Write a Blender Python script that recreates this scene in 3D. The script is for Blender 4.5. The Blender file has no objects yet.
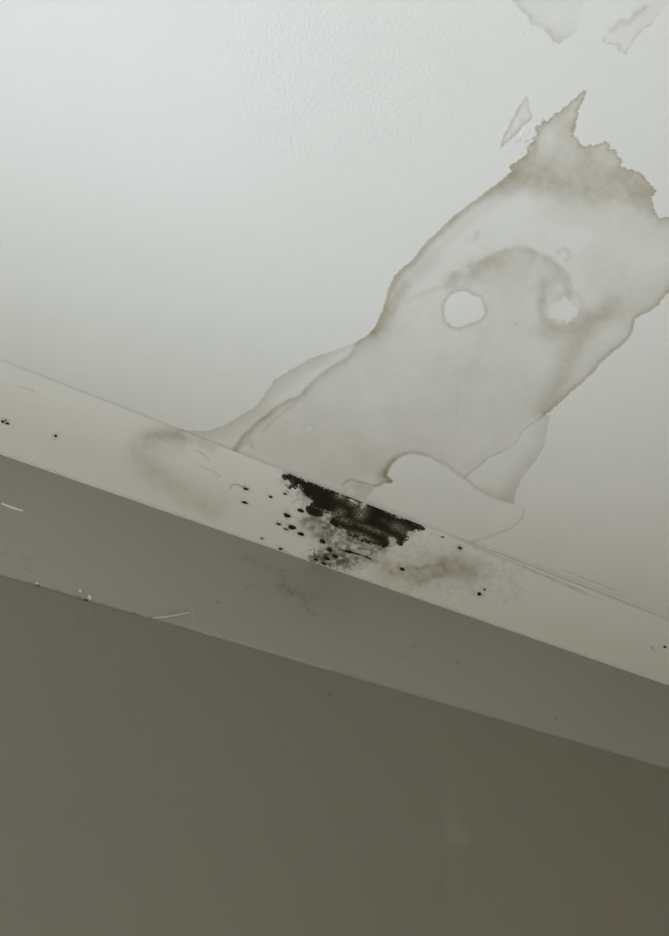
import bpy, bmesh, math
import numpy as np
from mathutils import Vector, Matrix

scene = bpy.context.scene
COL = scene.collection

# ------------------------------------------------------------------ camera
W, H = 669.0, 936.0
F = 720.0                       # focal length in pixels
CX, CY = W / 2, H / 2
# the three long edges of the ceiling, its margin and the wall converge here
VPX, VPY = 2153.0, 1199.0
d1 = np.array([VPX - CX, VPY - CY, F]); d1 /= np.linalg.norm(d1)
# zenith: perpendicular to d1, on the line of the upright reflection streak and drip marks on the wall
SL = 0.12
A0 = 455 - SL * 810
zy = -((d1[0] * (A0 - CX) - d1[1] * CY + d1[2] * F)) / (d1[0] * SL + d1[1])
zx = A0 + SL * zy
up = np.array([zx - CX, zy - CY, F]); up /= np.linalg.norm(up)
ww = -np.cross(d1, up)          # towards the wall
R = np.stack([d1, ww, up])      # image frame (x right, y down, z forward) -> world (X along wall, Y to wall, Z up)
CAM = np.array([0.0, 0.0, 1.5])

cam_data = bpy.data.cameras.new('camera')
cam = bpy.data.objects.new('camera', cam_data)
COL.objects.link(cam)
m3 = np.stack([R @ np.array([1, 0, 0.]), R @ np.array([0, -1., 0]), R @ np.array([0, 0, -1.])], axis=1)
M = Matrix([list(m3[0]) + [CAM[0]], list(m3[1]) + [CAM[1]], list(m3[2]) + [CAM[2]], [0, 0, 0, 1]])
cam.matrix_world = M
cam_data.sensor_fit = 'VERTICAL'
cam_data.sensor_height = 36.0
cam_data.lens = F / H * 36.0
cam_data.clip_start = 0.01
scene.camera = cam

# ------------------------------------------------------------------ world, light, exposure
world = bpy.data.worlds.new('sky'); scene.world = world
world.use_nodes = True
bg = world.node_tree.nodes['Background']
bg.inputs[0].default_value = (0.72, 0.86, 1.0, 1)
bg.inputs[1].default_value = 0.6

# daylight comes in through a wide window low in the wall, below the frame
WIN_X0, WIN_X1, WIN_Z0, WIN_Z1 = -2.4, 0.45, 0.10, 1.45
X_LEFT, X_RIGHT, Y_REAR = -2.5, 2.3, -1.1
ALPHA = math.radians(6.0)        # fall of the ceiling margin towards the wall
WIN_Y = 1.02
ld = bpy.data.lights.new('window_daylight', 'AREA')
ld.shape = 'RECTANGLE'
ld.size = WIN_X1 - WIN_X0 - 0.12
ld.size_y = WIN_Z1 - WIN_Z0 - 0.12
ld.energy = 58.5
ld.color = (0.74, 0.87, 1.02)
lo = bpy.data.objects.new('window_daylight', ld); COL.objects.link(lo)
lo.location = ((WIN_X0 + WIN_X1) / 2, WIN_Y, (WIN_Z0 + WIN_Z1) / 2)
lo.rotation_euler = Vector((0, -1, 0.0)).to_track_quat('-Z', 'Z').to_euler()

vs = scene.view_settings
vs.view_transform = 'Standard'; vs.look = 'None'; vs.gamma = 1.0
vs.use_curve_mapping = False
vs.exposure = 0.0
scene.cycles.use_denoising = True

# ------------------------------------------------------------------ projection helpers
def ray(u, v):
    return R @ np.array([u - CX, v - CY, F])
def on_ceiling(u, v):
    r = ray(u, v); return CAM + r * ((ZC - CAM[2]) / r[2])
def on_y(u, v, y):
    r = ray(u, v); return CAM + r * ((y - CAM[1]) / r[1])
def on_z(u, v, z):
    r = ray(u, v); return CAM + r * ((z - CAM[2]) / r[2])
def project(P):
    q = (P - CAM) @ R          # rows: R^T applied
    z = np.maximum(q[:, 2], 0.05)
    return np.stack([q[:, 0] / z * F + CX, q[:, 1] / z * F + CY], axis=1)

ZC = 2.5
Y_FOLD = float(on_ceiling(334.5, 490.6)[1])                       # fold between ceiling and its sloping margin
SDIR = np.array([0, math.cos(ALPHA), -math.sin(ALPHA)])           # down the margin, towards the wall
SNRM = np.array([0, -math.sin(ALPHA), -math.cos(ALPHA)])          # margin's room-side normal
FOLD = np.array([0, Y_FOLD, ZC])
def on_margin(u, v):
    r = ray(u, v); return CAM + r * (((FOLD - CAM) @ SNRM) / (r @ SNRM))
CORNER = on_margin(334.5, 570.0)
S_LEN = float((CORNER - FOLD) @ SDIR)                             # width of the margin
Y_WALL, Z_TOP = float(CORNER[1]), float(CORNER[2])                # band face and its top
def on_band(u, v): return on_y(u, v, Y_WALL)
Z_BAND = float(on_band(334.5, 671.8)[2])
BAND_T = 0.002                                                    # the band covering stands proud of the wall

# ------------------------------------------------------------------ noise and 2-D fields
rng = np.random.default_rng(7)
TAB = rng.random((256, 256))
def vnoise(x, y):
    xi = np.floor(x).astype(int); yi = np.floor(y).astype(int)
    fx = x - xi; fy = y - yi
    fx = fx * fx * (3 - 2 * fx); fy = fy * fy * (3 - 2 * fy)
    a = TAB[xi & 255, yi & 255]; b = TAB[(xi + 1) & 255, yi & 255]
    c = TAB[xi & 255, (yi + 1) & 255]; d = TAB[(xi + 1) & 255, (yi + 1) & 255]
    return (a * (1 - fx) + b * fx) * (1 - fy) + (c * (1 - fx) + d * fx) * fy
def fbm(x, y, n=3):
    s = 0; a = .5; t = 0
    for k in range(n):
        s = s + a * vnoise(x * 2 ** k + 17.3 * k, y * 2 ** k + 5.1 * k); t += a; a *= .5
    return s / t                 # 0..1
def smooth(pts, n=5, closed=False):
    p = np.array(pts, float)
    if closed: p = np.vstack([p[-1], p, p[0], p[1]])
    else: p = np.vstack([2 * p[0] - p[1], p, 2 * p[-1] - p[-2]])
    out = []
    for i in range(1, len(p) - 2):
        for k in range(n):
            t = k / n
            out.append(.5 * ((2 * p[i]) + (-p[i-1] + p[i+1]) * t + (2*p[i-1] - 5*p[i] + 4*p[i+1] - p[i+2]) * t*t
                             + (-p[i-1] + 3*p[i] - 3*p[i+1] + p[i+2]) * t**3))
    if not closed: out.append(p[-2])
    return np.array(out)
def line_dist(P, pts):
    """distance, arc parameter 0..1, side (+ right of travel in image = clockwise) to a polyline"""
    best = np.full(len(P), 1e9); tt = np.zeros(len(P)); sd = np.zeros(len(P))
    L = np.concatenate([[0], np.cumsum(np.linalg.norm(np.diff(pts, axis=0), axis=1))])
    for i in range(len(pts) - 1):
        a = pts[i]; e = pts[i+1] - a; l2 = e @ e
        if l2 < 1e-9: continue
        w = P - a
        t = np.clip((w @ e) / l2, 0, 1)
        q = w - t[:, None] * e
        d = np.sqrt((q * q).sum(1))
        m = d < best
        best[m] = d[m]; tt[m] = (L[i] + t[m] * math.sqrt(l2)) / L[-1]
        sd[m] = np.sign(e[0] * w[m, 1] - e[1] * w[m, 0])
    return best, tt, sd
def inside(P, poly):
    r = np.zeros(len(P), bool)
    n = len(poly)
    for i in range(n):
        x0, y0 = poly[i]; x1, y1 = poly[(i+1) % n]
        if y0 == y1: continue
        c = ((P[:, 1] < y0) != (P[:, 1] < y1)) & (P[:, 0] < (x1 - x0) * (P[:, 1] - y0) / (y1 - y0) + x0)
        r ^= c
    return r
def sdist(P, poly, pad=60):
    """signed distance to polygon, negative inside; far points get +pad"""
    poly = np.array(poly, float)
    out = np.full(len(P), float(pad))
    lo_, hi_ = poly.min(0) - pad, poly.max(0) + pad
    m = ((P > lo_) & (P < hi_)).all(1)
    if not m.any(): return out
    Q = P[m]
    d = line_dist(Q, np.vstack([poly, poly[0]]))[0]
    out[m] = np.where(inside(Q, poly), -d, d)
    return out
def sstep(a, b, x):
    t = np.clip((x - a) / (b - a), 0, 1); return t * t * (3 - 2 * t)

class Field:
    """a scalar density over mesh vertices, drawn at the vertices' photo positions"""
    def __init__(s, P): s.P = P; s.v = np.zeros(len(P))
    def add(s, m, val): s.v[m] = s.v[m] + val * (1 - s.v[m])
    def stroke(s, pts, w, st, w2=None, clip=None, taper=(0, 0), sm=4, vary=0.0, P=None):
        """w: falloff on the right-hand side of travel, w2: on the left; st: strength or per-end pair"""
        P = s.P if P is None else P
        pts = smooth(pts, sm) if sm > 1 else np.array(pts, float)
        w2 = w if w2 is None else w2
        pad = 3.2 * max(w, w2)
        m = ((P > pts.min(0) - pad) & (P < pts.max(0) + pad)).all(1)
        if clip is not None: m &= clip
        if not m.any(): return
        d, t, side = line_dist(P[m], pts)
        wd = np.where(side >= 0, w, w2)
        g = np.exp(-(d / wd) ** 2)
        if isinstance(st, tuple): g = g * (st[0] + (st[1] - st[0]) * t)
        else: g = g * st
        if taper[0]: g = g * sstep(0, taper[0], t)
        if taper[1]: g = g * sstep(0, taper[1], 1 - t)
        if vary: g = g * (1 - vary + 2 * vary * fbm(P[m, 0] / 7, P[m, 1] / 7))
        s.add(m, np.clip(g, 0, 1))
    def blob(s, c, rx, ry, st, ang=0, p=2.0, noise=0.0, nscale=6, clip=None):
        ca, sa = math.cos(math.radians(ang)), math.sin(math.radians(ang))
        dx = s.P[:, 0] - c[0]; dy = s.P[:, 1] - c[1]
        r = np.sqrt(((dx * ca + dy * sa) / rx) ** 2 + ((-dx * sa + dy * ca) / ry) ** 2)
        m = r < 2.6
        if clip is not None: m &= clip
        if not m.any(): return
        rr = r[m]
        if noise: rr = rr * (1 + noise * (2 * fbm(s.P[m, 0] / nscale, s.P[m, 1] / nscale) - 1) * 2)
        s.add(m, st * np.exp(-np.abs(rr) ** p))
    def area(s, poly, st, soft_in=1.0, soft_out=1.0, clip=None, tex=0.0, nscale=9):
        sd = sdist(s.P, poly, pad=max(60, 3 * soft_out))
        g = 1 - sstep(-soft_in, soft_out, sd)
        if clip is not None: g = g * clip
        if tex: g = g * np.clip(1 + tex * (2 * fbm(s.P[:, 0] / nscale, s.P[:, 1] / nscale) - 1) * 2, 0, 2)
        s.v = s.v + np.clip(st * g, 0, 1) * (1 - s.v)
    def erase(s, k): s.v = s.v * (1 - np.clip(k, 0, 1))

# ------------------------------------------------------------------ materials
def principled(name, color, rough=0.6, spec=0.3):
    m = bpy.data.materials.new(name); m.use_nodes = True
    b = m.node_tree.nodes['Principled BSDF']
    b.inputs['Base Color'].default_value = (*color, 1)
    b.inputs['Roughness'].default_value = rough
    b.inputs['Specular IOR Level'].default_value = spec
    return m, m.node_tree, b
def nd(nt, t, **kw):
    n = nt.nodes.new(t)
    for k, v in kw.items():
        if k in n.bl_rna.properties.keys(): setattr(n, k, v)
        else: n.inputs[k.replace('_', ' ')].default_value = v
    return n
def mixrgb(nt, blend, fac, a, b):
    n = nt.nodes.new('ShaderNodeMix'); n.data_type = 'RGBA'; n.blend_type = blend
    for sock, v in ((n.inputs[0], fac), (n.inputs[6], a), (n.inputs[7], b)):
        if isinstance(v, (int, float)): sock.default_value = v
        elif isinstance(v, tuple): sock.default_value = (*v, 1)
        else: nt.links.new(v, sock)
    return n.outputs[2]
def mathn(nt, op, a, b):
    n = nt.nodes.new('ShaderNodeMath'); n.operation = op
    for sock, v in ((n.inputs[0], a), (n.inputs[1], b)):
        if isinstance(v, (int, float)): sock.default_value = v
        else: nt.links.new(v, sock)
    return n.outputs[0]

def paint(name, color, brown, grime_shade, rough, spec, stipple, mark=(0.6, 0.56, 0.46)):
    """emulsion paint with roller stipple; vertex masks say where water stain (R), grime (G), bare plaster and painted reflection (B) lie"""
    m, nt, b = principled(name, color, rough, spec)
    L = nt.links.new
    tc = nd(nt, 'ShaderNodeTexCoord')
    at = nd(nt, 'ShaderNodeAttribute', attribute_name='marks')
    sp = nd(nt, 'ShaderNodeSeparateColor'); L(at.outputs['Color'], sp.inputs[0])
    n1 = nd(nt, 'ShaderNodeTexNoise'); n1.inputs['Scale'].default_value = 45; n1.inputs['Detail'].default_value = 5
    n1.inputs['Roughness'].default_value = .62
    L(tc.outputs['Object'], n1.inputs['Vector'])
    mr = nd(nt, 'ShaderNodeMapRange'); L(n1.outputs['Fac'], mr.inputs[0])
    mr.inputs[1].default_value = .3; mr.inputs[2].default_value = .7; mr.inputs[3].default_value = .82; mr.inputs[4].default_value = 1.18
    n2 = nd(nt, 'ShaderNodeTexNoise'); n2.inputs['Scale'].default_value = 3.0; n2.inputs['Detail'].default_value = 3
    L(tc.outputs['Object'], n2.inputs['Vector'])
    mr2 = nd(nt, 'ShaderNodeMapRange'); L(n2.outputs['Fac'], mr2.inputs[0])
    mr2.inputs[1].default_value = .3; mr2.inputs[2].default_value = .7; mr2.inputs[3].default_value = .985; mr2.inputs[4].default_value = 1.015
    base = mixrgb(nt, 'MULTIPLY', 1.0, color, mr2.outputs[0])
    c1 = mixrgb(nt, 'MULTIPLY', mathn(nt, 'MULTIPLY', sp.outputs[0], mr.outputs[0]), base, brown)
    c2 = mixrgb(nt, 'MIX', sp.outputs[1], c1, grime_shade)
    c3 = mixrgb(nt, 'MIX', sp.outputs[2], c2, mark)
    L(c3, b.inputs['Base Color'])
    # relief: roller stipple plus blisters, ridges and cracks
    n3 = nd(nt, 'ShaderNodeTexNoise'); n3.inputs['Scale'].default_value = 210; n3.inputs['Detail'].default_value = 3
    L(tc.outputs['Object'], n3.inputs['Vector'])
    rl = nd(nt, 'ShaderNodeAttribute', attribute_name='relief')
    hgt = mathn(nt, 'ADD', mathn(nt, 'MULTIPLY', n3.outputs['Fac'], stipple), rl.outputs['Fac'])
    bp = nd(nt, 'ShaderNodeBump'); bp.inputs['Strength'].default_value = 1.0; bp.inputs['Distance'].default_value = 0.001
    L(hgt, bp.inputs['Height']); L(bp.outputs[0], b.inputs['Normal'])
    return m

WHITE = (0.80, 0.79, 0.76)
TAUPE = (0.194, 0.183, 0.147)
MAT_CEIL = paint('white_ceiling_paint', WHITE, (0.47, 0.405, 0.285), (0.10, 0.085, 0.06), 0.42, 0.35, 0.45)
MAT_MARGIN = paint('white_margin_paint', WHITE, (0.47, 0.41, 0.29), (0.10, 0.095, 0.075), 0.5, 0.3, 0.3)
GREY = (0.30, 0.293, 0.258)
MAT_BAND = paint('grey_band_paint', GREY, (0.5, 0.43, 0.33), (0.05, 0.045, 0.035), 0.5, 0.35, 0.25, mark=(0.62, 0.58, 0.48))
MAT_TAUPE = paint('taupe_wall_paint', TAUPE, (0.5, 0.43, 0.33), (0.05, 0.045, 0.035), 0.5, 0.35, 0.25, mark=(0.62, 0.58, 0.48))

def mould_mat():
    m, nt, b = principled('black_mould', (0.02, 0.017, 0.011), 0.9, 0.15)
    L = nt.links.new
    tc = nd(nt, 'ShaderNodeTexCoord')
    n = nd(nt, 'ShaderNodeTexNoise'); n.inputs['Scale'].default_value = 380; n.inputs['Detail'].default_value = 3
    L(tc.outputs['Object'], n.inputs['Vector'])
    at = nd(nt, 'ShaderNodeAttribute', attribute_name='thin')
    r = nd(nt, 'ShaderNodeMapRange'); L(n.outputs['Fac'], r.inputs[0])
    r.inputs[1].default_value = .44; r.inputs[2].default_value = .58; r.inputs[3].default_value = 0.1; r.inputs[4].default_value = 1
    c = mixrgb(nt, 'MIX', mathn(nt, 'MULTIPLY', at.outputs['Fac'], r.outputs[0]), (0.019, 0.0165, 0.0105), (0.30, 0.28, 0.21))
    L(c, b.inputs['Base Color'])
    return m
MAT_MOULD = mould_mat()
MAT_FLAKE = principled('flaked_paint', (0.66, 0.63, 0.56), 0.6)[0]
MAT_SEALANT = principled('old_sealant', (0.62, 0.60, 0.46), 0.5)[0]
MAT_WALL = principled('plain_wall_paint', (0.88, 0.785, 0.65), 0.7)[0]
MAT_WALL_COOL = principled('cool_white_wall_paint', (0.80, 0.81, 0.80), 0.6)[0]
MAT_FRAME = principled('window_frame_paint', (0.8, 0.8, 0.8), 0.4)[0]

def floor_mat():
    m, nt, b = principled('oak_floor', (0.36, 0.25, 0.15), 0.5)
    tc = nd(nt, 'ShaderNodeTexCoord')
    mp = nd(nt, 'ShaderNodeMapping'); mp.inputs['Scale'].default_value = (1.2, 14, 1)
    nt.links.new(tc.outputs['Object'], mp.inputs[0])
    n = nd(nt, 'ShaderNodeTexNoise'); n.inputs['Scale'].default_value = 3; n.inputs['Detail'].default_value = 6
    nt.links.new(mp.outputs[0], n.inputs['Vector'])
    nt.links.new(mixrgb(nt, 'MIX', n.outputs['Fac'], (0.68, 0.57, 0.43), (0.77, 0.66, 0.52)), b.inputs['Base Color'])
    return m
MAT_FLOOR = floor_mat()
def glass_mat():
    m = bpy.data.materials.new('window_glass'); m.use_nodes = True
    nt = m.node_tree; nt.nodes.clear()
    o = nt.nodes.new('ShaderNodeOutputMaterial'); t = nt.nodes.new('ShaderNodeBsdfTransparent')
    g = nt.nodes.new('ShaderNodeBsdfGlossy'); g.inputs['Roughness'].default_value = 0.02
    mx = nt.nodes.new('ShaderNodeMixShader'); mx.inputs[0].default_value = 0.06
    nt.links.new(t.outputs[0], mx.inputs[1]); nt.links.new(g.outputs[0], mx.inputs[2]); nt.links.new(mx.outputs[0], o.inputs[0])
    return m
MAT_GLASS = glass_mat()

# ------------------------------------------------------------------ object helpers
def link(name, me, parent=None, **props):
    o = bpy.data.objects.new(name, me); COL.objects.link(o)
    if parent is not None: o.parent = parent
    for k, v in props.items(): o[k] = v
    return o
def mesh_from(verts, faces, mat, smooth_shade=False, colors=None, floats=None):
    me = bpy.data.meshes.new('mesh')
    verts = np.asarray(verts, np.float32); faces = np.asarray(faces, np.int32)
    me.vertices.add(len(verts)); me.vertices.foreach_set('co', verts.ravel())
    k = faces.shape[1]
    me.loops.add(faces.size); me.loops.foreach_set('vertex_index', faces.ravel())
    me.polygons.add(len(faces))
    me.polygons.foreach_set('loop_start', np.arange(0, faces.size, k, dtype=np.int32))
    me.polygons.foreach_set('loop_total', np.full(len(faces), k, np.int32))
    me.update(calc_edges=True)
    if colors is not None:
        a = me.attributes.new('marks', 'FLOAT_COLOR', 'POINT'); a.data.foreach_set('color', colors.astype(np.float32).ravel())
    for nm, arr in (floats or {}).items():
        a = me.attributes.new(nm, 'FLOAT', 'POINT'); a.data.foreach_set('value', arr.astype(np.float32))
    me.materials.append(mat)
    if smooth_shade: me.polygons.foreach_set('use_smooth', np.ones(len(faces), bool))
    me.validate()
    return me
def submesh(V, Fc, sel, mat, colors, relief):
    f = Fc[sel]
    idx, inv = np.unique(f, return_inverse=True)
    return mesh_from(V[idx], inv.reshape(f.shape), mat, False, colors[idx], {'relief': relief[idx]})
def grid(us, vs_, fn, flip=False):
    """tensor grid; fn maps coordinate arrays to Nx3"""
    A, B = np.meshgrid(us, vs_, indexing='ij')
    V = fn(A.ravel(), B.ravel())
    n, k = len(us), len(vs_)
    i = (np.arange(n - 1)[:, None] * k + np.arange(k - 1)[None, :]).ravel()
    Fc = np.stack([i, i + k, i + k + 1, i + 1], axis=1)
    if flip: Fc = Fc[:, ::-1]
    return V, Fc
def spaced(lo_, a, b, hi_, step, far=0.25):
    """dense between a and b, coarse outside"""
    left = np.linspace(lo_, a, max(2, int((a - lo_) / far) + 2))[:-1] if a > lo_ else np.array([])
    mid = np.linspace(a, b, int(round((b - a) / step)) + 1)
    right = np.linspace(b, hi_, max(2, int((hi_ - b) / far) + 2))[1:] if hi_ > b else np.array([])
    return np.concatenate([left, mid, right])
def box_bm(bm, x0, x1, y0, y1, z0, z1):
    vs2 = [bm.verts.new(p) for p in ((x0,y0,z0),(x1,y0,z0),(x1,y1,z0),(x0,y1,z0),(x0,y0,z1),(x1,y0,z1),(x1,y1,z1),(x0,y1,z1))]
    for f in ((0,3,2,1),(4,5,6,7),(0,1,5,4),(1,2,6,5),(2,3,7,6),(3,0,4,7)): bm.faces.new([vs2[i] for i in f])
def boxes(name, bl, mat, parent=None, **props):
    bm = bmesh.new()
    for b in bl: box_bm(bm, *b)
    me = bpy.data.meshes.new(name); bm.to_mesh(me); bm.free(); me.materials.append(mat)
    return link(name, me, parent, **props)

# ------------------------------------------------------------------ the traced stain (photo pixels -> ceiling plane)
LEFT_EDGE = [(170,427),(190,430.5),(207,430.5),(222,426),(240,416),(256,406),(266,392),(276,379),(292,369),(312,358),(335,350),
             (358,341),(372,331),(379,318),(384,305),(387,293),(392,281),(400,270),(413,259),(424,244),(440,229),(455,215),(470,203),
             (488,190),(505,178),(512,171)]
PEAK = [(512,171),(509,167),(520,160),(528,153),(526,147),(533,143),(531,137),(537,134),(535,127),(541,124),(543,119),(548,121),(556,114),(562,109),
        (568,107),(570,101),(577,98),(580,93),(585,90),(587,91),(582,104),(578,112),(576,124),(574,132),(577,140),(581,145),(589,146),(598,144),
        (605,140.5),(609,144),(610,149),(616,152),(618,157),(622,161),(621,166),(628,169),(641,171),(645,178),(650,184),(656,190),(651,196),(653,207),(655,214),(659,219),(669,218)]
RIGHT_OUT = [(669,218),(692,214),(735,226),(768,250),(752,266),(715,272),(690,281),(669,292)]
RIGHT_EDGE = [(669,292),(656,307),(645,314),(636,319),(633,331),(625,343),(619,348),(605,359),(591,375),(573,391),(556,406),(545,415)]
TONGUE = [(545,415),(550,415),(547,431),(544,448),(534,463),(523,477),(516,491),(513,503)]
BLOB_R = [(513,503),(501,500),(489,495),(478,489),(467,480),(455,472),(443,463),(428,456),(416,453),(404,454),(394,460),(388,468),(386,475),(391,481)]
BLOB_L = [(391,481),(384,482),(375,485),(374,489),(369,496),(364,502)]
CRACK = [(545,415),(534,422),(522,432),(514,445),(501,452),(489,457.5),(476,468),(464,478)]
INNER = [(372,332),(359,341),(350,355.5),(339,363),(325,372),(311,384),(300,396),(282,404),(268,415),(255,425.5),(243,438),(235,449)]
ARCH = [(395,305),(416,297),(431,290),(446,285),(454,275),(469,266),(485,261),(503,251),(525,249),(545,257),(559,267),(569,278),(571,291)]
HOLE_A = [(455.5,292),(467,291),(472.6,295),(479.7,297),(484,305),(485,314),(477,321),(467,325),(458,328),(450,325),(445,318),(444,308),(447,299.6)]
HOLE_B = [(549,311),(553.5,304),(559,301),(566,296),(569,301),(575,306),(578.5,314),(575,318),(569,323),(562,322),(555,319),(550,315)]
ISLE_A = [(526,96),(529,104),(533,120),(525,124),(517,133.5),(500.7,149),(503,137.5),(509,124),(517,109)]
ISLE_B = [(505,-14),(512.6,0),(522.7,12.6),(533,24),(540,28),(548,33),(550.5,39),(559,45),(566,39),(576,33),(580,18),(584,0),(590,-30),(545,-62),(508,-40)]
ISLE_C = [(602,38),(603.5,44),(611,46),(617.4,45.5),(620,52),(624,54),(630,47),(637.6,35),(651.5,23),(662,11),(678,-4),(690,-22),(668,-16),(644,8),(632,17),(618.7,21),(611,28)]
L1a, L1b = (0, 359.7), (669, 620)
def l1(x): return L1a[1] + (L1b[1] - L1a[1]) * x / 669.0
MAIN = [*smooth(LEFT_EDGE, 3)[:-1], *PEAK[:-1], *smooth(RIGHT_OUT, 3)[:-1], *smooth(RIGHT_EDGE, 3)[:-1], *TONGUE[:-1], *smooth(BLOB_R, 3)[:-1], *BLOB_L,
        (364, l1(364) + 6), (160, l1(160) + 6)]

def build_ceiling():
    xs = spaced(X_LEFT, -0.02, 1.30, X_RIGHT, 0.0016)
    ys = spaced(Y_REAR, -0.06, Y_FOLD, Y_FOLD, 0.0016)
    V, Fc = grid(xs, ys, lambda a, b: np.stack([a, b, np.full_like(a, ZC)], 1), flip=True)
    P0 = project(V)
    # ragged edges: warp the drawing a little, more where the paint edge is torn
    torn = sstep(495, 515, P0[:, 0]) * (1 - sstep(215, 235, P0[:, 1]))
    amp = 1.0 + 1.7 * torn * (1 - np.exp(-((P0[:, 0] - 516) / 16) ** 2 - ((P0[:, 1] - 122) / 26) ** 2))
    P = P0 + np.stack([(fbm(P0[:, 0] / 5 + 3, P0[:, 1] / 5) - .5) * amp, (fbm(P0[:, 0] / 5 + 90, P0[:, 1] / 5 + 31) - .5) * amp], 1) * 2
    D = Field(P); G = Field(P); Lt = Field(P)
    rel = Field(P)
    sd = sdist(P, MAIN)
    inm = sd < 0
    soft = 1 - sstep(-1.2, 0.6, sd)
    big = fbm(P0[:, 0] / 34, P0[:, 1] / 34, 4)
    fine = fbm(P0[:, 0] / 6, P0[:, 1] / 6, 3)
    # body tint
    D.v = soft * (0.08 + 0.14 * (big - .5))
    # lighter upper belt between outer rim and arch, warmer flow below it
    D.area([(392,296),(430,288),(454,274),(470,265),(503,250),(525,248),(548,257),(562,270),(572,292),(600,318),(585,345),(560,385),(545,412),
            (520,432),(466,478),(440,462),(404,454),(386,470),(340,486),(250,452),(268,415),(310,385),(345,358),(372,334)], 0.085, 5, 5, clip=soft, tex=.5, nscale=22)
    # whole torn tip is tinted
    D.area([(500,186),(512,170),*PEAK[2:-2],(656,214),(630,206),(600,206),(575,206),(545,198)], .12, 4, 8, clip=soft, tex=.5, nscale=14)
    D.stroke([(374,330),(384,316),(394,300),(404,284)], 8, .22, clip=inm, vary=.3)
    D.stroke([(394,300),(412,280),(432,262)], 10, .10, clip=inm, vary=.5)
    # rims
    D.stroke(smooth(np.array(LEFT_EDGE[12:]) + (1.6, 1.6), 1), 3.6, .50, clip=inm, vary=.25)
    D.stroke(LEFT_EDGE[12:], 11, .30, .01, clip=inm, vary=.2)
    D.stroke(LEFT_EDGE[:13], 14, .27, .01, clip=inm)
    D.stroke(LEFT_EDGE[:13], 4, .12, .01, clip=inm)
    D.stroke([(384,318),(400,296),(422,268),(446,244),(470,222),(492,204)], 5, .13, clip=inm)
    D.stroke([(372,332),(382,322),(393,306)], 6, .22, clip=inm)
    D.stroke(PEAK, 3.2, .46, 3.2, clip=inm, sm=1, vary=.4)
    D.stroke(PEAK, 1.5, .36, 1.5, clip=inm, sm=1, vary=.4)
    D.stroke(PEAK, 11, .22, 11, clip=inm, sm=1)
    D.stroke(RIGHT_OUT, 6, .4, clip=inm)
    D.stroke(smooth(np.array(RIGHT_EDGE) + (-1., -1.), 1), 2.8, .45, clip=inm, vary=.2)
    D.stroke(RIGHT_EDGE, 13, .22, clip=inm)
    # brown band under the torn peak
    D.stroke([(503,184),(520,176),(540,178),(562,184),(585,188),(610,190),(632,190),(652,197)], 15, .46, clip=inm, vary=.35)
    D.stroke([(520,170),(545,168),(565,166),(580,160)], 17, .26, clip=inm, vary=.3)
    D.stroke([(588,165),(610,172),(632,182),(648,196)], 12, .34, clip=inm, vary=.4)
    D.stroke([(560,112),(565,130),(556,150),(548,165)], 12, .15, clip=inm)
    D.stroke([(545,122),(538,136),(535,150),(526,160)], 3.5, .26, clip=inm, vary=.5)
    D.stroke([(560,212),(600,216),(640,222),(680,236)], 18, .14, clip=inm)
    # warm area towards the right
    D.stroke([(600,268),(630,290),(655,290),(690,272)], 24, .16, clip=inm, vary=.3)
    # dark flow running from second hole to the crack
    D.stroke([(612,309),(602,316),(588,328),(573,352),(560,380),(549,404)], 13, (.46, .32), clip=inm, vary=.25)
    D.stroke([(604,308),(611,316),(600,318)], 4, .22, clip=inm)
    D.stroke([(545,332),(560,334),(585,322)], 9, .25, clip=inm)
    # arch
    D.stroke(ARCH, 2.6, .16, clip=inm, vary=.6, taper=(.1, .1))
    D.stroke(ARCH[5:], 18, .26, 2.5, clip=inm, vary=.4)
    D.stroke([(452,284),(462,275),(478,268),(494,262)], 9, .26, clip=inm, vary=.5)
    D.blob((510,276), 36, 26, .15, clip=inm, noise=.4)
    D.stroke([(470,240),(474,238),(478,233)], 4, .2, clip=inm, vary=.6)
    D.stroke([(558,252),(564,249),(570,255),(566,260)], 2.6, .2, clip=inm, vary=.7)
    # faint runs in the lower body
    D.stroke([(482,330),(478,350),(470,375)], 9, .09, clip=inm)
    D.stroke([(458,372),(457,430)], .8, .10, clip=inm)
    D.blob((360,440), 60, 24, .04, ang=20, clip=inm, noise=.4, nscale=18)
    D.blob((470,395), 60, 40, .06, ang=-20, clip=inm, noise=.4, nscale=18)
    D.blob((365,462), 22, 14, .20, ang=-20, clip=inm)
    # inner second tide mark on the left
    D.stroke(INNER, 2.2, (.30, .40), 4.2, clip=inm, vary=.25)
    D.stroke(INNER, 1.8, (.40, .42), clip=inm, vary=.3)
    D.stroke([(300,400),(285,411),(270,424),(262,432)], 1.5, .24, clip=inm, vary=.5)
    D.stroke([(235,450),(248,441),(252,447)], 2.5, .25, clip=inm, vary=.3)
    D.erase(np.exp(-(line_dist(P, smooth([(352,348),(330,364),(312,376),(296,392),(276,402)], 3))[0] / 5) ** 2) * .55 * inm)
    # tongue below the crack
    tong = inside(P, [*CRACK, *BLOB_R[4::-1], *TONGUE[::-1]])
    D.erase(tong * .7)
    D.stroke(TONGUE[1:], 13, (.22, .34), .01, clip=tong & inm)
    D.stroke([(513,502),(500,499),(488,494)], 9, .20, clip=tong & inm)
    # dry round holes
    P2 = P + np.stack([(fbm(P0[:, 0] / 3, P0[:, 1] / 3) - .5), (fbm(P0[:, 0] / 3 + 50, P0[:, 1] / 3) - .5)], 1) * 1.5
    ha = sdist(P2, smooth(HOLE_A, 4, True)); 
    P3 = P + np.stack([(fbm(P0[:, 0] / 2.4, P0[:, 1] / 2.4) - .5), (fbm(P0[:, 0] / 2.4 + 50, P0[:, 1] / 2.4) - .5)], 1) * 9
    hb = sdist(P3, HOLE_B)
    hc = np.hypot(P3[:, 0] - 558.6, P3[:, 1] - 288) - 5
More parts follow.
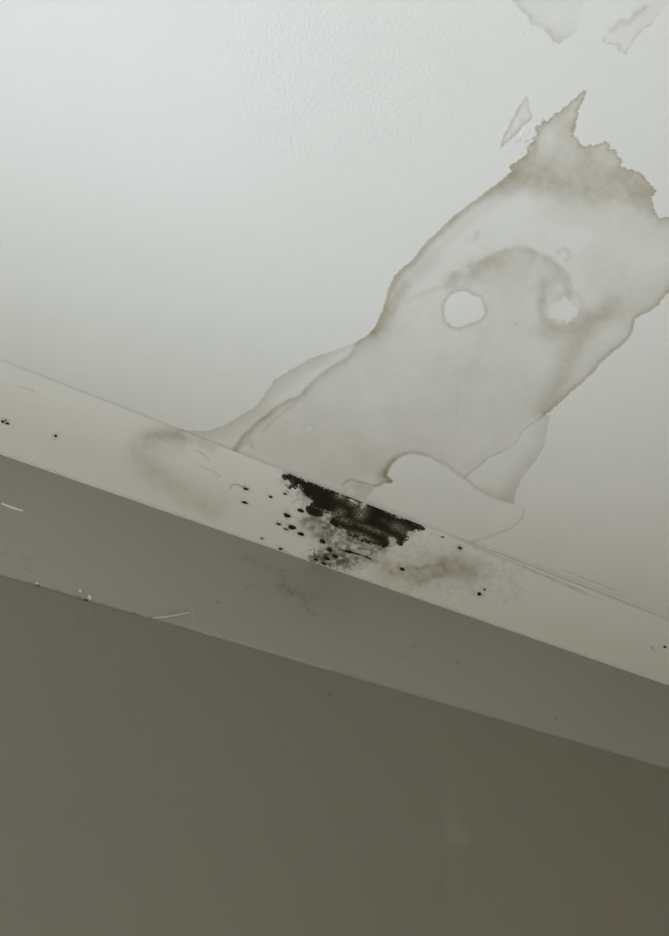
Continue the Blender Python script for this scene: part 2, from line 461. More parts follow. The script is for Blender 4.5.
    D.v += np.exp(-(np.clip(ha, 0, 99) / 3.0) ** 2) * (ha > -1) * .38 * (1 - D.v)
    D.stroke([(545,281),(541.6,298),(542,312),(546.4,322),(559,327),(571,324)], 5.5, .34, clip=inm, vary=.3)
    D.stroke([(571,291),(581,300),(581,312),(575,322)], 3.2, .14, clip=inm, vary=.6)
    D.erase(1 - sstep(-1.5, .8, ha)); D.erase((1 - sstep(-1.5, 1.0, hb)) * .97); D.erase((1 - sstep(-3, 2, hc)) * .6)
    hd = np.hypot((P3[:, 0] - 461) / 1.6, P3[:, 1] - 270) - 3
    D.erase((1 - sstep(-2, 2, hd)) * .5)
    # rim of the big dry blob over the mould
    D.stroke(BLOB_R, 2.0, (.26, .40), 1.6, clip=sd < 2.5, vary=.3)
    D.stroke(BLOB_R[7:], 3.4, (.10, .62), 2.0, clip=sd < 2.5, vary=.2)
    G.stroke([(394,460.5),(388,468),(386,475),(390,480.5)], 3.4, .26, 1.3, clip=sd < 2, vary=.3)
    D.stroke([(391,481),(384,482.5),(375,485.5),(362,482.5),(350,480),(342,486),(347,492)], 1.6, .50, vary=.3, taper=(0, .25))
    G.stroke([(391,481),(384,482.5),(374,485.5)], 1.3, .25, vary=.3)
    D.blob((383,474), 7, 11, .45, ang=25, clip=sd < 0)
    G.blob((386,474), 4, 9, .16, ang=20, clip=sd < 0)
    D.area([(352,486),(362,483.5),(374,487),(371,494),(364,500),(356,495)], .30, 2, 1)
    D.stroke([(346,489),(356,485),(364,488)], 1.0, .18)
    Lt.stroke([(345,487),(352,483),(360,485)], 1.0, .25)
    # right-hand faint tide line
    D.stroke([(513,503),(520,506),(524,511),(522.6,517),(517,523.5),(510,529),(497,533.5),(484.5,538),(473,541.5),(463,541)], 1.2, .30, taper=(.25, .1), vary=.3)
    # thin crack
    G.stroke(CRACK, .9, (.20, .30), vary=.3)
    # satellite stains
    for isle, st in ((ISLE_A, .32), (ISLE_B, .2), (ISLE_C, .17)):
        si = sdist(P, isle)
        k = (1 - sstep(-1, .8, si))
        D.v += k * (st * .45 + st * .4 * (fine - .5)) * (1 - D.v)
    ia, ib, ic = (sdist(P, i) < 0 for i in (ISLE_A, ISLE_B, ISLE_C))
    D.stroke([*ISLE_A, ISLE_A[0]], 2.6, .3, clip=ia, sm=1, vary=.4)
    D.stroke(ISLE_A[5:] + ISLE_A[:1], 4, .15, clip=ia)
    D.stroke(ISLE_A[2:6], 4, .14, clip=ia)
    D.stroke(ISLE_B[:10], 4.6, .3, clip=ib, vary=.4, taper=(0, .12))
    D.blob((557,38), 9, 7, .2, clip=ib, noise=.4)
    D.stroke(ISLE_C[:10], 2.0, .36, clip=ic, vary=.4, taper=(0, .15))
    D.stroke([(611,30),(619,24),(628,22),(632,17),(644,9)], 3.4, .22, vary=.7)
    D.stroke([(638,13),(643,9),(646,6)], 3, .2, vary=.4)
    # faint smudges
    D.blob((225,374), 12, 3.5, .05, ang=10); D.blob((30,362), 5, 1.5, .1, ang=10)
    G.blob((515.5, 324), 1.0, .8, .5); G.blob((525.8, 34), 1.0, 1.0, .18); G.blob((268,164), .8, .8, .2)
    # blister, joint lines
    ring = np.abs(np.hypot((P0[:, 0] - 309) / 1.15, P0[:, 1] - 428.7) - 3.8)
    m = ring < 4
    D.v[m] += .12 * np.exp(-(ring[m] / .9) ** 2); D.erase((np.hypot((P0[:, 0] - 309) / 1.15, P0[:, 1] - 428.7) < 3.2) * .6)
    rel.v += 0.25 * np.exp(-(np.hypot(P0[:, 0] - 309, P0[:, 1] - 428.7) / 3.6) ** 4)
    def para(x0, x1, off0, off1): return [(x, l1(x) + off0 + (off1 - off0) * (x - x0) / (x1 - x0)) for x in np.linspace(x0, x1, 9)]
    G.stroke(para(-20, 690, -.4, -.4), .8, .22, sm=1, vary=.5, P=P0)
    G.stroke(para(205, 330, -2.0, -4.0), .8, .10, sm=1, vary=.5, P=P0, taper=(.2, .2))
    G.stroke(para(330, 430, -3.0, -3.0), .7, .16, sm=1, vary=.7, P=P0, taper=(.2, .2))
    G.stroke(para(440, 669, -3.5, -4.5), .8, .15, sm=1, vary=.6, P=P0, taper=(.2, .3))
    G.stroke([(557,568),(580,576.5),(600,584.5),(622,592.5)], .8, .20, vary=.5, taper=(.15, .15))
    G.stroke([(643,594),(648,590)], .8, .25)
    rel.stroke(para(440, 669, -2, -2.5), 1.6, .5, sm=1, taper=(.1, .2))
    rel.stroke(para(205, 330, -1.5, -2.5), 1.5, .35, sm=1, taper=(.1, .2))
    # roller stipple is heavier towards the window, with a few trowel ridges, and lifted paint at the torn tip
    rel.v += .5 * fbm(P0[:, 0] / 2.2, P0[:, 1] / 2.2, 2) * sstep(180, 260, P0[:, 0]) * (1 - sstep(430, 520, P0[:, 0])) * (1 - sstep(120, 190, P0[:, 1]))
    for a, b in (((289,138),(292,158)),((297,140),(299,157)),((383,88),(392,72)),((388,92),(398,74)),((371,84),(376,66))):
        rel.stroke([a, b], 1.1, .3, sm=1)
    peel = np.exp(-((P0[:, 0] - 524) / 15) ** 2 - ((P0[:, 1] - 138) / 12) ** 2)
    rel.v += 2.6 * peel * fbm(P0[:, 0] / 3.5, P0[:, 1] / 3.5, 3)
    wr = np.exp(-((P0[:, 0] - 560) / 22) ** 2 - ((P0[:, 1] - 300) / 18) ** 2) + np.exp(-((P0[:, 0] - 520) / 34) ** 2 - ((P0[:, 1] - 268) / 14) ** 2)
    rel.v += .55 * wr * fbm(P0[:, 0] / 4, P0[:, 1] / 4, 3) + .5 * peel
    colors = np.stack([np.clip(D.v, 0, 1), np.clip(G.v, 0, 1), np.clip(Lt.v, 0, 1), np.ones(len(V))], 1)
    # divide the faces between the ceiling and its stains
    fc = P[Fc].mean(1)
    okv = (P0[Fc][:, :, 1] > -80).all(1) & (V[Fc][:, :, 1] > -0.3).all(1) & (V[Fc][:, :, 0] > -0.3).all(1)
    smain = sd[Fc].mean(1); sa, sb = ha[Fc].mean(1), hb[Fc].mean(1)
    tag = np.zeros(len(Fc), int)
    tag[(smain < 0) & (sa > 0) & (sb > 0) & okv] = 1
    near_rim = np.abs(line_dist(fc, np.vstack([smooth(LEFT_EDGE[12:], 2)]))[0])
    rim = (tag == 1) & (smain > -4.5) & (near_rim < 6)
    tag[rim] = 5
    rimr = (tag == 1) & (smain > -3.5) & (line_dist(fc, smooth(RIGHT_EDGE, 2))[0] < 5); tag[rimr] = 6
    inn = (tag == 1) & (line_dist(fc, smooth(INNER, 2))[0] < 3.0); tag[inn] = 7
    blb = (tag == 1) & (smain > -3.5) & (line_dist(fc, smooth(BLOB_R, 2))[0] < 5); tag[blb] = 8
    for k, isle in ((2, ISLE_A), (3, ISLE_B), (4, ISLE_C)):
        tag[(sdist(fc, isle) < 0) & okv & (tag == 0)] = k
    def sub(k): return submesh(V, Fc, tag == k, MAT_CEIL, colors, rel.v)
    ceil = link('ceiling', sub(0), kind='structure', label='white painted ceiling with spreading brown water stains', category='ceiling')
    st = link('water_stain', sub(1), ceil, label='large pale brown water stain running up from the ceiling fold to a torn jagged tip')
    for k, lab in ((5, 'brown tide mark along the upper left rim'), (6, 'brown tide mark along the right rim'),
                   (7, 'inner brown tide mark ending at the ceiling fold'), (8, 'dark tide mark around the dry patch above the mould')):
        link('tide_mark', sub(k), st, label=lab)
    link('water_stain', sub(2), ceil, label='small triangular water stain beside the torn tip')
    link('water_stain', sub(3), ceil, label='faint rounded water stain at the upper edge')
    link('water_stain', sub(4), ceil, label='faint outlined water stain in the upper right corner')
    return ceil
ceiling = build_ceiling()

# where the single mould spots sit (photo pixels), their half sizes and what tells them apart
SPOTS = [
 ((315,511.7),8.2,4.3,'largest oval black mould spot, touching the underside of the black patch'),
 ((301.3,510.5),3.6,1.7,'flat black mould spot just left of the largest oval spot'),
 ((287,515.5),3.2,2.0,'round black mould spot alone left of the oval spots'),
 ((278.4,524),2.7,1.2,'small black mould spot at the left end of the diagonal row of three'),
 ((292,527.3),4.0,2.1,'biggest black mould spot in the middle of the diagonal row of three'),
 ((286,529),2.2,1.0,'faint grey mould spot tucked under the diagonal row'),
 ((300.5,533.8),3.6,1.7,'black mould spot at the right end of the diagonal row of three'),
 ((323,541.5),3.2,2.0,'dark mould spot at the lower edge of the grey bloom'),
 ((270.6,497),1.7,1.0,'tiny dark mould speck left of the black patch near the ceiling fold'),
 ((285,493.7),1.9,.9,'tiny mould speck just below the left tip of the black patch'),
 ((244.7,502.5),3.0,1.2,'isolated flat mould spot below the small curl mark'),
 ((246,488.7),3.0,1.2,'mould spot at the end of the small curl mark'),
 ((262,538.5),1.7,.8,'tiny mould speck near the wall corner, left of its neighbour'),
 ((280.7,548.7),2.0,1.0,'small mould speck almost in the wall corner'),
 ((329.5,549.6),3.0,1.9,'black core at the top of the lower grey cluster'),
 ((335,556),3.4,2.2,'round black core in the middle of the lower grey cluster'),
 ((327,558.4),3.8,1.7,'slanted black core left of the middle of the lower grey cluster'),
 ((323.7,563.6),3.0,1.1,'black core at the bottom of the lower grey cluster'),
 ((316,559.5),2.4,1.3,'small black core at the left of the lower grey cluster'),
 ((402.3,569),2.6,1.6,'dark mould spot at the left end of the tan bloom'),
 ((460,548),2.3,1.2,'single dark mould spot below the fold above the tan bloom'),
 ((479.6,593.8),2.1,1.7,'black mould spot at the lower right of the tan bloom'),
 ((484.6,589.5),1.6,.8,'tiny mould speck just above the spot at the lower right of the tan bloom'),
 ((442.6,537),1.6,.7,'tiny mould speck on the fold right of the black patch'),
 ((2.9,421.6),1.9,1.3,'leftmost black speck of the trio at the left end of the white margin'),
 ((5.6,420.3),1.3,.9,'upper black speck of the trio at the left end of the white margin'),
 ((7.3,423.3),2.0,1.1,'right-hand black speck of the trio at the left end of the white margin'),
 ((55.7,435.8),1.4,1.6,'lone black speck with a white flake near the left end of the white margin'),
 ((665,647),1.7,1.0,'lone dark speck beside the bent paint flake at the right end of the white margin'),
]

# ------------------------------------------------------------------ sloping white ceiling margin
def build_margin():
    xs = spaced(X_LEFT, -0.32, 1.42, X_RIGHT, 0.0014)
    ts = np.linspace(0, S_LEN, int(S_LEN / 0.0014) + 1)
    V, Fc = grid(xs, ts, lambda a, b: np.stack([a, FOLD[1] + b * SDIR[1], FOLD[2] + b * SDIR[2]], 1), flip=True)
    P0 = project(V)
    P = P0 + np.stack([(fbm(P0[:, 0] / 5 + 3, P0[:, 1] / 5) - .5), (fbm(P0[:, 0] / 5 + 90, P0[:, 1] / 5 + 31) - .5)], 1) * 3
    D = Field(P); G = Field(P); Lt = Field(P); rel = Field(P)
    n1 = fbm(P0[:, 0] / 4, P0[:, 1] / 3, 4); n2 = fbm(P0[:, 0] / 13, P0[:, 1] / 9, 3)
    # damp mark under the left tail of the stain
    D.stroke([(176,433),(152,438),(140,450),(146,464),(166,480),(188,495),(214,509)], 13, (.36, .24), vary=.35)
    D.stroke([(150,436),(168,434),(190,439),(212,446)], 6, .30, vary=.6)
    D.stroke([(148,437),(160,437),(168,442)], 3, .22, vary=.7)
    D.stroke([(160,450),(172,452),(180,449)], 5, .10, vary=.6)
    D.v *= (.75 + .5 * n1)
    rel.v += .5 * np.exp(-((P0[:, 0] - 168) / 22) ** 2 - ((P0[:, 1] - 445) / 12) ** 2) * n1
    G.stroke([(196,450),(203,454),(210,459)], .9, .22)
    G.stroke([(200,465),(212,471),(219,476),(217,479)], .8, .18); 
    G.stroke([(231,488),(232,485.5),(238,485),(243,487)], .9, .38)
    G.stroke([(18,385.5),(26,388),(34,392)], 1.0, .14); G.stroke([(26,388),(48,398)], .7, .08)
    # grey and tan mould bloom round the black crust
    bl = sdist(P, [(282,474),(300,490),(302,500),(314,506),(296,519),(303,527),(312,538),(322,544),(312,556),(308,563),(322,566),(336,570),(352,570),(366,564),(384,556),(402,546),(412,538),(424,530),(426,524),(282,468)])
    G.v += (1 - sstep(-10, 2, bl)) * np.clip(.20 + 2.6 * (n1 - .46), 0, .7)
    D.v += (1 - sstep(-14, 6, bl)) * np.clip(.26 + .6 * (n2 - .4), 0, .6) * (1 - D.v)
    G.stroke([(300,491),(307,495),(314,498)], 3, .34, vary=.6)
    G.stroke([(292,503),(300,499),(308,503)], 2.0, .22, vary=.6)
    G.stroke([(306,523),(316,527),(326,533),(318,536)], 7, .42, vary=.9)
    G.stroke([(330,530),(350,538),(368,544),(384,549)], 5, .36, vary=.9)
    for c, rx, ry in (((314,559.5),6,4),((321,551),5,3.2),((321,557.5),6,4),((329,549.5),5,3.4),((335,556),5,4),((325,563.5),6,3),((342,563.5),8,3.6),((348,560),5,3)):
        G.blob(c, rx, ry, .62, ang=20, noise=.7, nscale=2.2)
    for c, rx, ry, lab in SPOTS: G.blob(c, rx * 1.35 + .5, ry * 1.35 + .5, .36, ang=20, noise=.3, nscale=3)
    G.stroke([(338,549.5),(348,551.5),(358,554),(371,559),(378,562)], 2.2, .36, vary=.8)
    D.stroke([(346,566),(362,562),(380,560),(392,570)], 6, .22, vary=.6)
    G.blob((285,481), 4, 6, .3, noise=.5, nscale=3); G.blob((306,494), 8, 4, .36, ang=20, noise=.7, nscale=3)
    # tan and grey bloom to the right
    D.stroke([(386,574),(402,572),(424,576),(446,566),(470,570)], 11, .36, vary=.8)
    D.blob((455,565), 34, 16, .24, ang=10, noise=.5)
    G.stroke([(408,567),(424,568),(440,564),(446,569)], 2.2, .26, vary=1.0)
    G.stroke([(418,580),(434,578),(452,572),(474,573)], 4, .16, vary=1.0)
    G.blob((448,566), 36, 15, .12, ang=8, noise=.9, nscale=3.5)
    G.stroke([(650,646),(653.5,650.5),(658,650.3)], .8, .35, P=P0); G.stroke([(485,575.5),(489,577),(493,577.2)], .8, .2, P=P0)  # dark lines painted as the shadows beside two lifted paint flakes
    D.stroke([(372,592),(392,594),(410,590),(414,582)], 1.2, .14, vary=.6)
    rel.v += 1.3 * np.exp(-((P0[:, 0] - 455) / 32) ** 2 - ((P0[:, 1] - 568) / 16) ** 2) * fbm(P0[:, 0] / 5, P0[:, 1] / 4, 3)
    rel.v += 1.2 * (1 - sstep(-8, 2, bl)) * n1
    # joint lines just under the ceiling on the right, scuffed lower arris
    def para(x0, x1, o0, o1): return [(x, l1(x) + o0 + (o1 - o0) * (x - x0) / (x1 - x0)) for x in np.linspace(x0, x1, 9)]
    G.stroke(para(-20, 690, .6, .6), .7, .10, sm=1, vary=.8, P=P0)
    G.stroke(para(452, 604, 1.5, 5.5), .8, .22, sm=1, vary=.4, P=P0, taper=(.1, .15))
    G.stroke(para(520, 600, 3, 8), .8, .18, sm=1, vary=.5, P=P0, taper=(.2, .2))
    rel.stroke(para(452, 604, .5, 3), 1.8, .6, sm=1, taper=(.1, .15))
    def l2(x): return 452.3 + (686 - 452.3) * x / 669
    Lt.stroke([(x, l2(x) - 1.0) for x in np.linspace(300, 640, 12)], 1.0, .22, sm=1, vary=.9)
    D.stroke([(x, l2(x)) for x in np.linspace(-10, 680, 12)], .9, .25, sm=1, vary=.9)
    colors = np.stack([np.clip(D.v, 0, 1), np.clip(G.v, 0, 1), np.clip(Lt.v, 0, 1), np.ones(len(V))], 1)
    fc = P[Fc].mean(1); g = (D.v * .8 + G.v)[Fc].mean(1)
    tag = np.zeros(len(Fc), int)
    tag[(fc[:, 0] > 120) & (fc[:, 0] < 226) & (g > .10) & (np.abs(fc[:, 1] - (l2(fc[:, 0]) + l1(fc[:, 0])) / 2) < 41)] = 1
    tag[(fc[:, 0] >= 276) & (fc[:, 0] < 396) & (g > .12) & (bl[Fc].mean(1) < 5)] = 2
    tag[(fc[:, 0] >= 384) & (fc[:, 0] < 500) & (tag == 0) & (g > .10) & (fc[:, 1] > l1(fc[:, 0]) + 9) & (fc[:, 1] < l2(fc[:, 0]) - 4)] = 3
    o = link('trim_1', submesh(V, Fc, tag == 0, MAT_MARGIN, colors, rel.v), kind='structure', label='white sloping ceiling margin between the main ceiling and the wall', category='trim')
    link('damp_stain', submesh(V, Fc, tag == 1, MAT_MARGIN, colors, rel.v), o, label='curved grey-brown damp stain under the left tail of the ceiling stain')
    link('mould_bloom', submesh(V, Fc, tag == 2, MAT_MARGIN, colors, rel.v), o, label='patchy grey mould bloom around the black crust')
    link('mould_bloom', submesh(V, Fc, tag == 3, MAT_MARGIN, colors, rel.v), o, label='faint tan and grey mould bloom right of the black crust')
    return o
trim_margin = build_margin()

# ------------------------------------------------------------------ grey band at the top of the wall
def build_band():
    xs = spaced(X_LEFT, -0.36, 1.6, X_RIGHT, 0.0025)
    zs = np.append(np.linspace(Z_BAND, Z_TOP, int((Z_TOP - Z_BAND) / 0.002) + 1), Z_TOP)
    zs = np.concatenate([[Z_BAND - 1e-4], zs[:-1]])               # first row turns back to the wall: the cut lower edge
    V, Fc = grid(xs, zs, lambda a, b: np.stack([a, np.where(b < Z_BAND, Y_WALL + BAND_T, Y_WALL), b], 1))
    P0 = project(V)
    P = P0 + np.stack([(fbm(P0[:, 0] / 5 + 3, P0[:, 1] / 5) - .5), (fbm(P0[:, 0] / 5 + 90, P0[:, 1] / 5 + 31) - .5)], 1) * 3
    D = Field(P); G = Field(P); Lt = Field(P); rel = Field(P)
    n1 = fbm(P0[:, 0] / 4, P0[:, 1] / 3, 4)
    for pts, w, s in (([(246,559),(258,563),(266,567)], 4, .3), ([(274,570),(282,573),(284,577)], 3, .3), ([(282,585),(292,594),(300,602),(314,612)], 4.5, .36),
                      ([(296,592),(312,598),(318,592)], 5, .26), ([(270,588),(278,590),(286,596)], 3, .2), ([(330,604),(344,610)], 3, .14)):
        D.stroke(pts, w * 1.3, s * .7, vary=1.0)
    D.v *= np.clip(3.2 * (n1 - .3), 0, 1.3)
    D.stroke([(243,591),(249,587),(255,584)], 1.0, .3, vary=.6)
    D.stroke([(330,566),(380,590),(450,612)], 12, .06)
    for c, rx, ry, s in (((218,601.7),3,1.2,.35),((414,646.5),1.6,1.2,.4),((402,657.5),3,.9,.3),((458,662.6),1.6,1.4,.4),((556,719),1.2,1.4,.5),((562,698),1.2,1,.3),((368,619),2.5,1,.16),((60,590),3,2,.15)):
        G.blob(c, rx, ry, s, ang=15)
    G.stroke([(25,567),(32,571)], 1.0, .25); G.stroke([(0,555),(6,552)], 2, .12); G.stroke([(22,556),(28,560)], 3, .08)
    Lt.stroke([(191,605),(192,613),(194,621)], 1.1, .16)
    def l3(x): return 575 + (768.4 - 575) * x / 669
    D.stroke([(x, l3(x) - .4) for x in np.linspace(-10, 680, 12)], 1.0, .3, sm=1, vary=.9)
    G.stroke([(x, l3(x)) for x in np.linspace(-10, 360, 12)], .8, .25, sm=1, vary=1.0, taper=(0, .4))  # thin shadow line under the cut edge, painted into the band colour
    Lt.stroke([(x, l3(x) - 1.4) for x in np.linspace(190, 330, 7)], .8, .16, sm=1, vary=1.0)
    colors = np.stack([np.clip(D.v, 0, 1), np.clip(G.v, 0, 1), np.clip(Lt.v, 0, 1), np.ones(len(V))], 1)
    fc = P[Fc].mean(1); dv = D.v[Fc].mean(1)
    tag = np.zeros(len(Fc), int)
    tag[(fc[:, 0] > 240) & (fc[:, 0] < 330) & (dv > .07) & (fc[:, 1] < l3(fc[:, 0]) - 8) & (fc[:, 1] > 452.3 + .3493 * fc[:, 0] + 4)] = 1
    o = link('trim_2', submesh(V, Fc, tag == 0, MAT_BAND, colors, rel.v), kind='structure', label='grey painted band along the top of the wall', category='trim')
    link('mould_bloom', submesh(V, Fc, tag == 1, MAT_BAND, colors, rel.v), o, label='faint brown mould smudge on the grey band below the black crust')
    return o
trim_band = build_band()

# ------------------------------------------------------------------ wall below the band
def build_wall():
    xs = np.concatenate([[X_LEFT, WIN_X0], np.linspace(-0.6, WIN_X1, 192)[:-1], np.linspace(WIN_X1, 1.75, 200), [2.2, X_RIGHT]])
    zs = np.concatenate([[0, WIN_Z0], np.linspace(WIN_Z1, Z_BAND, 110)])
    V, Fc = grid(xs, zs, lambda a, b: np.stack([a, np.full_like(a, Y_WALL + BAND_T), b], 1))
    P = project(V)
    D = Field(P); G = Field(P); Lt = Field(P); rel = Field(P)
    # drop-shaped reflection painted paler into the wall colour, faint dribble under it
    reflection = smooth([(450,776),(453,796),(457,812),(463,824),(471,838),(468,845),(456,847),(447,844),(444,832),(447,812),(448,792)], 3, True)
    s = sdist(P, reflection)
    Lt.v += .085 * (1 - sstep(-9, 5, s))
    D.stroke([(445,864),(443,880),(440,900)], 4, .14)
    D.stroke([(76,603),(77,614),(79,626)], 2.0, .16); D.stroke([(93,603),(96,616),(97,626)], 2.0, .16); D.stroke([(40,592),(42,596)], 2, .15)
    G.blob((330,694), 1.6, 2.2, .5); G.blob((389,712), 2.4, 1.6, .18); G.blob((330,668.5), 1.5, 1.2, .5)
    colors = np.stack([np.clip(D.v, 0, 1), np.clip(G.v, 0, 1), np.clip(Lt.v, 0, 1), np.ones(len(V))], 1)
    tag = np.zeros(len(Fc), int)
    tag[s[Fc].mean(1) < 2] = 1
    cx, cz = V[Fc][:, :, 0].mean(1), V[Fc][:, :, 2].mean(1)
    tag[(cx > WIN_X0) & (cx < WIN_X1) & (cz > WIN_Z0) & (cz < WIN_Z1)] = 2   # window opening
    o = link('wall_front', submesh(V, Fc, tag == 0, MAT_TAUPE, colors, rel.v), kind='structure', label='dark taupe painted wall under the grey band', category='wall')
    link('painted_reflection', submesh(V, Fc, tag == 1, MAT_TAUPE, colors, rel.v), o, label='pale drop-shaped reflection painted on the wall')
    return o
wall_front = build_wall()

# ------------------------------------------------------------------ rest of the room (behind and beside the camera)
T = 0.1
boxes('floor', [(X_LEFT, X_RIGHT, Y_REAR, Y_WALL, -T, 0)], MAT_FLOOR, kind='structure', label='oak floor of the room', category='floor')
boxes('wall_right', [(X_RIGHT, X_RIGHT + T, Y_REAR - T, Y_WALL + T, 0, ZC)], MAT_WALL, kind='structure', label='plain wall at the far right end of the room', category='wall')
boxes('wall_rear', [(X_LEFT - T, X_RIGHT, Y_REAR - T, Y_REAR, 0, ZC)], MAT_WALL, kind='structure', label='plain wall behind the viewer', category='wall')
boxes('wall_left', [(X_LEFT - T, X_LEFT, Y_REAR, Y_WALL, 0, ZC)], MAT_WALL_COOL, kind='structure', label='plain wall at the left end of the room', category='wall')
fr = 0.06
win = boxes('window_1', [(WIN_X0 - .02, WIN_X0 + fr, Y_WALL + BAND_T, Y_WALL + .08, WIN_Z0, WIN_Z1), (WIN_X1 - fr, WIN_X1 + .02, Y_WALL + BAND_T, Y_WALL + .08, WIN_Z0, WIN_Z1),
                         (WIN_X0 + fr, WIN_X1 - fr, Y_WALL + BAND_T, Y_WALL + .08, WIN_Z0 - .02, WIN_Z0 + fr), (WIN_X0 + fr, WIN_X1 - fr, Y_WALL + BAND_T, Y_WALL + .08, WIN_Z1 - fr, WIN_Z1 + .02)],
            MAT_FRAME, kind='structure', label='white framed window in the taupe wall', category='window')
boxes('pane', [(WIN_X0 + fr, WIN_X1 - fr, Y_WALL + .05, Y_WALL + .056, WIN_Z0 + fr, WIN_Z1 - fr)], MAT_GLASS, win)

# ------------------------------------------------------------------ black mould crust on the ceiling margin
CRUST = [(282.5,476),(286,474.5),(291,475),(297,477.5),(310,482),(330,489.5),(350,497),(370,504.5),(390,512.5),(405,519),(418,524.5),(424,528.5),
         (417,530),(413,532),(411,537),(405,540),(401,545),(396,541),(391,541),(387,546),(380,546),(372,543.5),(364,541),(355,538),(346,533),(338,527),
         (331,522),(333,516),(331,512.5),(322.6,510.5),(316,507),(311,504),(315,499.5),(309,497.5),(305,494),(302,489),(299,484.5),(295,488),(290,488),(286,484)]
def build_crust():
    a, b = on_margin(276, 470), on_margin(432, 552)
    xs = np.arange(min(a[0], b[0]) - .02, max(a[0], b[0]) + .02, 0.0009)
    ts = np.arange(.0008, S_LEN - .002, 0.0009)
    V, Fc = grid(xs, ts, lambda a, b: np.stack([a, FOLD[1] + b * SDIR[1], FOLD[2] + b * SDIR[2]], 1), flip=True)
    P = project(V)
    # streaks run along the fold, so stretch the noise along it
    ca, sa = math.cos(math.atan(.372)), math.sin(math.atan(.372))
    s_, t_ = P[:, 0] * ca + P[:, 1] * sa, -P[:, 0] * sa + P[:, 1] * ca
    n1 = fbm(s_ / 6, t_ / 2.2, 4); n2 = fbm(s_ / 1.7, t_ / 1.1, 3)
    sd = sdist(P, CRUST)
    # thin places where the growth is only a speckle
    thin = np.zeros(len(P))
    for c, rx, ry, st in (((361,511),6,8,1.0),((353,503),7,3.5,.8),((340,512),5,5,.75),((345,520),9,3,.7),((372,529),16,2.2,.75),((398,527),8,4,.8),
                          ((408,533),8,4,.8),((340,497),6,3,.7),((288,482),4,3,.7),((362,535),14,2.6,.6),((392,538),6,3,.7),((384,520),3,2,.3),((345,530),6,2,.5)):
        dx, dy = P[:, 0] - c[0], P[:, 1] - c[1]
        r = np.hypot((dx * ca + dy * sa) / rx, (-dx * sa + dy * ca) / ry)
        thin = np.maximum(thin, st * np.exp(-r ** 2))
    cover = -sd / 3.2 + (n1 - .5) * 2.0 + (n2 - .5) * 3.0 - thin * 3.4 * (.2 + 1.4 * n2) + .55
    cover = np.where(sd > 1.5, -1, cover)
    cf = cover[Fc].mean(1)
    sel = cf > 0
    f = Fc[sel]
    idx, inv = np.unique(f, return_inverse=True)
    Vs = V[idx].copy()
    hgt = 0.00025 + 0.0010 * np.clip(cover[idx], 0, 1.2) * (0.4 + 0.9 * n2[idx])
    Vs += hgt[:, None] * SNRM
    tv = np.clip(thin * 1.3 + .9 * (1 - sstep(0, .9, cover)), 0, 1)[idx]
    o0 = on_margin(355, 513)
    me = mesh_from(Vs - o0, inv.reshape(f.shape), MAT_MOULD, True, None, {'thin': tv})
    o = link('black_mould_patch', me, label='large streaky black mould patch on the ceiling margin along the fold', category='mould')
    o.location = o0
build_crust()

# ------------------------------------------------------------------ single mould spots, each a low irregular dome
def spot(c, rx, ry, label, ang=20, seed=0, thin=0.15, hgt=0.0012, tail=None):
    r = np.random.default_rng(seed + 100)
    n = 14; ca, sa = math.cos(math.radians(ang)), math.sin(math.radians(ang))
    wob = 1 + .22 * np.convolve(np.r_[(q := r.standard_normal(n)), q[:2]], [.4, .4, .2], 'valid')[:n]
    org = on_margin(*c)
    nrm = SNRM
    vs2 = [org + nrm * hgt]; th = [0.0]
    for k, (fr_, h_) in enumerate(((.45, .85), (.8, .5), (1.05, .05))):
        for i in range(n):
            t = 2 * math.pi * i / n
            ex = rx * fr_ * wob[i] * math.cos(t); ey = ry * fr_ * wob[i] * math.sin(t)
            u, v = c[0] + ex * ca - ey * sa, c[1] + ex * sa + ey * ca
            p = on_margin(u, v)
            vs2.append(p + nrm * hgt * h_); th.append((0, .1, .5 if rx > 2.8 else .9)[k] if thin < .5 else .8)
    bm = bmesh.new()
    bv = [bm.verts.new(Vector(p - org)) for p in vs2]
    for i in range(n):
        j = (i + 1) % n
        bm.faces.new((bv[0], bv[1 + i], bv[1 + j]))
        for k in range(2):
            a = 1 + k * n; b = 1 + (k + 1) * n
            bm.faces.new((bv[a + i], bv[b + i], bv[b + j], bv[a + j]))
    bmesh.ops.recalc_face_normals(bm, faces=bm.faces)
    me = bpy.data.meshes.new('mould_spot'); bm.to_mesh(me); bm.free()
    a = me.attributes.new('thin', 'FLOAT', 'POINT'); a.data.foreach_set('value', np.array(th, np.float32))
    me.materials.append(MAT_MOULD)
    for p in me.polygons: p.use_smooth = True
    o = link('mould_spot', me, label=label, category='mould', group='single mould spots around the black patch')
    o.location = org
    return o
for i, (c, rx, ry, lab) in enumerate(SPOTS):
    spot(c, rx, ry, lab, ang=20 if c != (55.7,435.8) else -50, seed=i, thin=.9 if 'faint' in lab else .15)

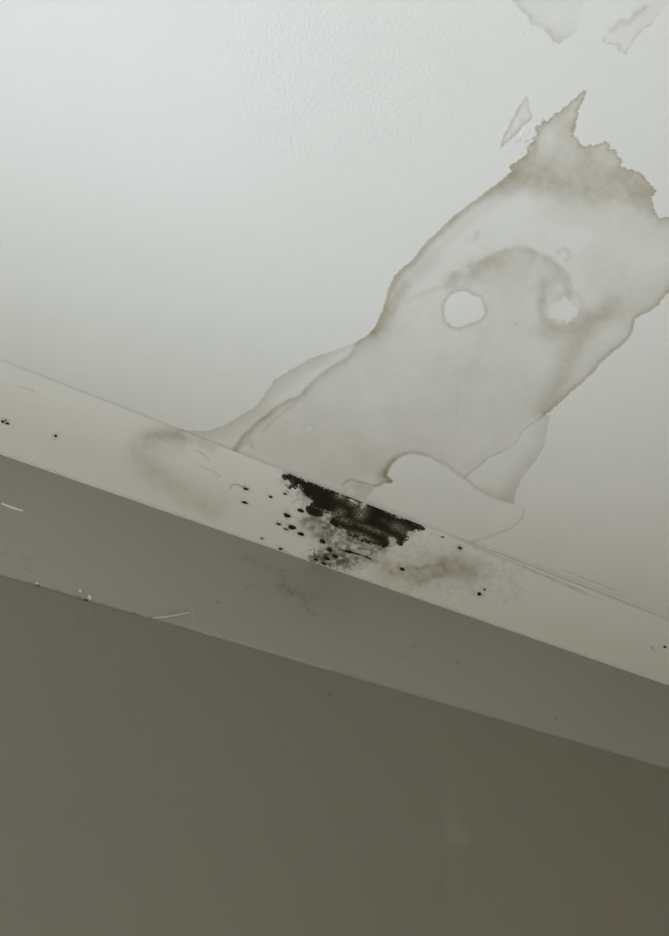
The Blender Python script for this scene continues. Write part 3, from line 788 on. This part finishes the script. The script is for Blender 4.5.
def ribbon(name, pts, width_px, mat, label, category, plane='margin', lift=0.0012, thick=0.0006, group=None, curl=0.0, rag=0.0):
    """a thin strip with real thickness lying along traced points on a surface"""
    pts = smooth(pts, 4)
    proj = on_margin if plane == 'margin' else on_band
    nrm = SNRM if plane == 'margin' else np.array([0, -1., 0])
    n = len(pts); tg = np.gradient(pts, axis=0); tg /= np.linalg.norm(tg, axis=1)[:, None]
    nn = np.stack([-tg[:, 1], tg[:, 0]], 1)
    org = proj(*pts[n // 2])
    bm = bmesh.new(); rows = []
    for i in range(n):
        t = i / (n - 1); w = width_px / 2 * (0.35 + 0.65 * math.sin(math.pi * min(max(t, .06), .94)) ** .6)
        w *= 1 + rag * (2 * float(fbm(np.array([t * 9.0 + 2]), np.array([4.3]), 2)[0]) - 1)
        l_ = proj(*(pts[i] - nn[i] * w)); r_ = proj(*(pts[i] + nn[i] * w))
        up_ = nrm * (lift * (1 + curl * t))
        base = nrm * 0.00005
        rows.append([bm.verts.new(Vector(p - org)) for p in (l_ + base + up_ * .3, (l_ + r_) / 2 + up_ + nrm * thick, r_ + base + up_ * .3, (l_ + r_) / 2 + base + up_ * .2)])
    for a, b in zip(rows, rows[1:]):
        for k in range(4): bm.faces.new((a[k], a[(k+1) % 4], b[(k+1) % 4], b[k]))
    bm.faces.new(rows[0][::-1]); bm.faces.new(rows[-1])
    bmesh.ops.recalc_face_normals(bm, faces=bm.faces)
    me = bpy.data.meshes.new(name); bm.to_mesh(me); bm.free(); me.materials.append(mat)
    o = link(name, me, label=label, category=category)
    if group: o['group'] = group
    o.location = org
    return o

ribbon('mould_streak', [(340,550),(348,551.5),(356,553.5),(364,556),(371,559)], 2.2, MAT_MOULD, 'thin black mould streak running right from the lower grey cluster', 'mould', lift=.0006, rag=1.1)
FG = 'loose paint flakes on the margin and band'
ribbon('paint_flake', [(53,437.8),(55.2,438.6),(57,437.3)], 1.6, MAT_FLAKE, 'white paint flake under the lone black speck near the left end of the white margin', 'paint flake', group=FG)
ribbon('paint_flake', [(651,646),(654.5,649.8),(658,649)], 2.2, MAT_FLAKE, 'bent paint flake at the right end of the white margin', 'paint flake', group=FG, lift=.003)
ribbon('paint_flake', [(486,574.2),(489,575.6),(492,576)], 2.6, MAT_FLAKE, 'white paint flake at the right edge of the tan bloom', 'paint flake', group=FG, lift=.002)
ribbon('paint_flake', [(1,503.3),(9,506.5),(16,508.8),(23,511)], 2.6, MAT_FLAKE, 'long pale paint flake on the grey band at the far left', 'paint flake', 'band', group=FG)
ribbon('paint_flake', [(88.4,595.6),(89.5,597.5),(91,599.6)], 3.4, MAT_FLAKE, 'whitest paint flake standing at the lower edge of the grey band', 'paint flake', 'band', group=FG, lift=.003)
ribbon('paint_flake', [(78.5,590.3),(80,591),(81.3,592.3)], 2.4, MAT_FLAKE, 'tiny pale paint flake just above the whitest flake', 'paint flake', 'band', group=FG, lift=.002)
ribbon('paint_flake', [(35.5,583),(37.3,583.6),(39,584.2)], 2.0, MAT_FLAKE, 'tiny pale paint flake at the lower edge of the grey band near the far left', 'paint flake', 'band', group=FG, lift=.002)
ribbon('paint_crumb', [(83.5,599.9),(85.7,600.2),(87.8,600.8)], 1.4, MAT_MOULD, 'dark crumb at the band edge beside the whitest flake', 'crumb', 'band', lift=.002)
ribbon('paint_crumb', [(36.8,585.2),(38,585.5),(39.2,585.9)], 1.3, MAT_MOULD, 'dark crumb at the band edge near the far left', 'crumb', 'band', lift=.002)
ribbon('sealant_strand', [(153,617.9),(160,617.7),(168,616.8),(179,615.2),(189,613.8)], 1.7, MAT_SEALANT, 'pale strand of sealant peeling off the lower edge of the grey band', 'sealant', 'band', lift=.001, curl=6)
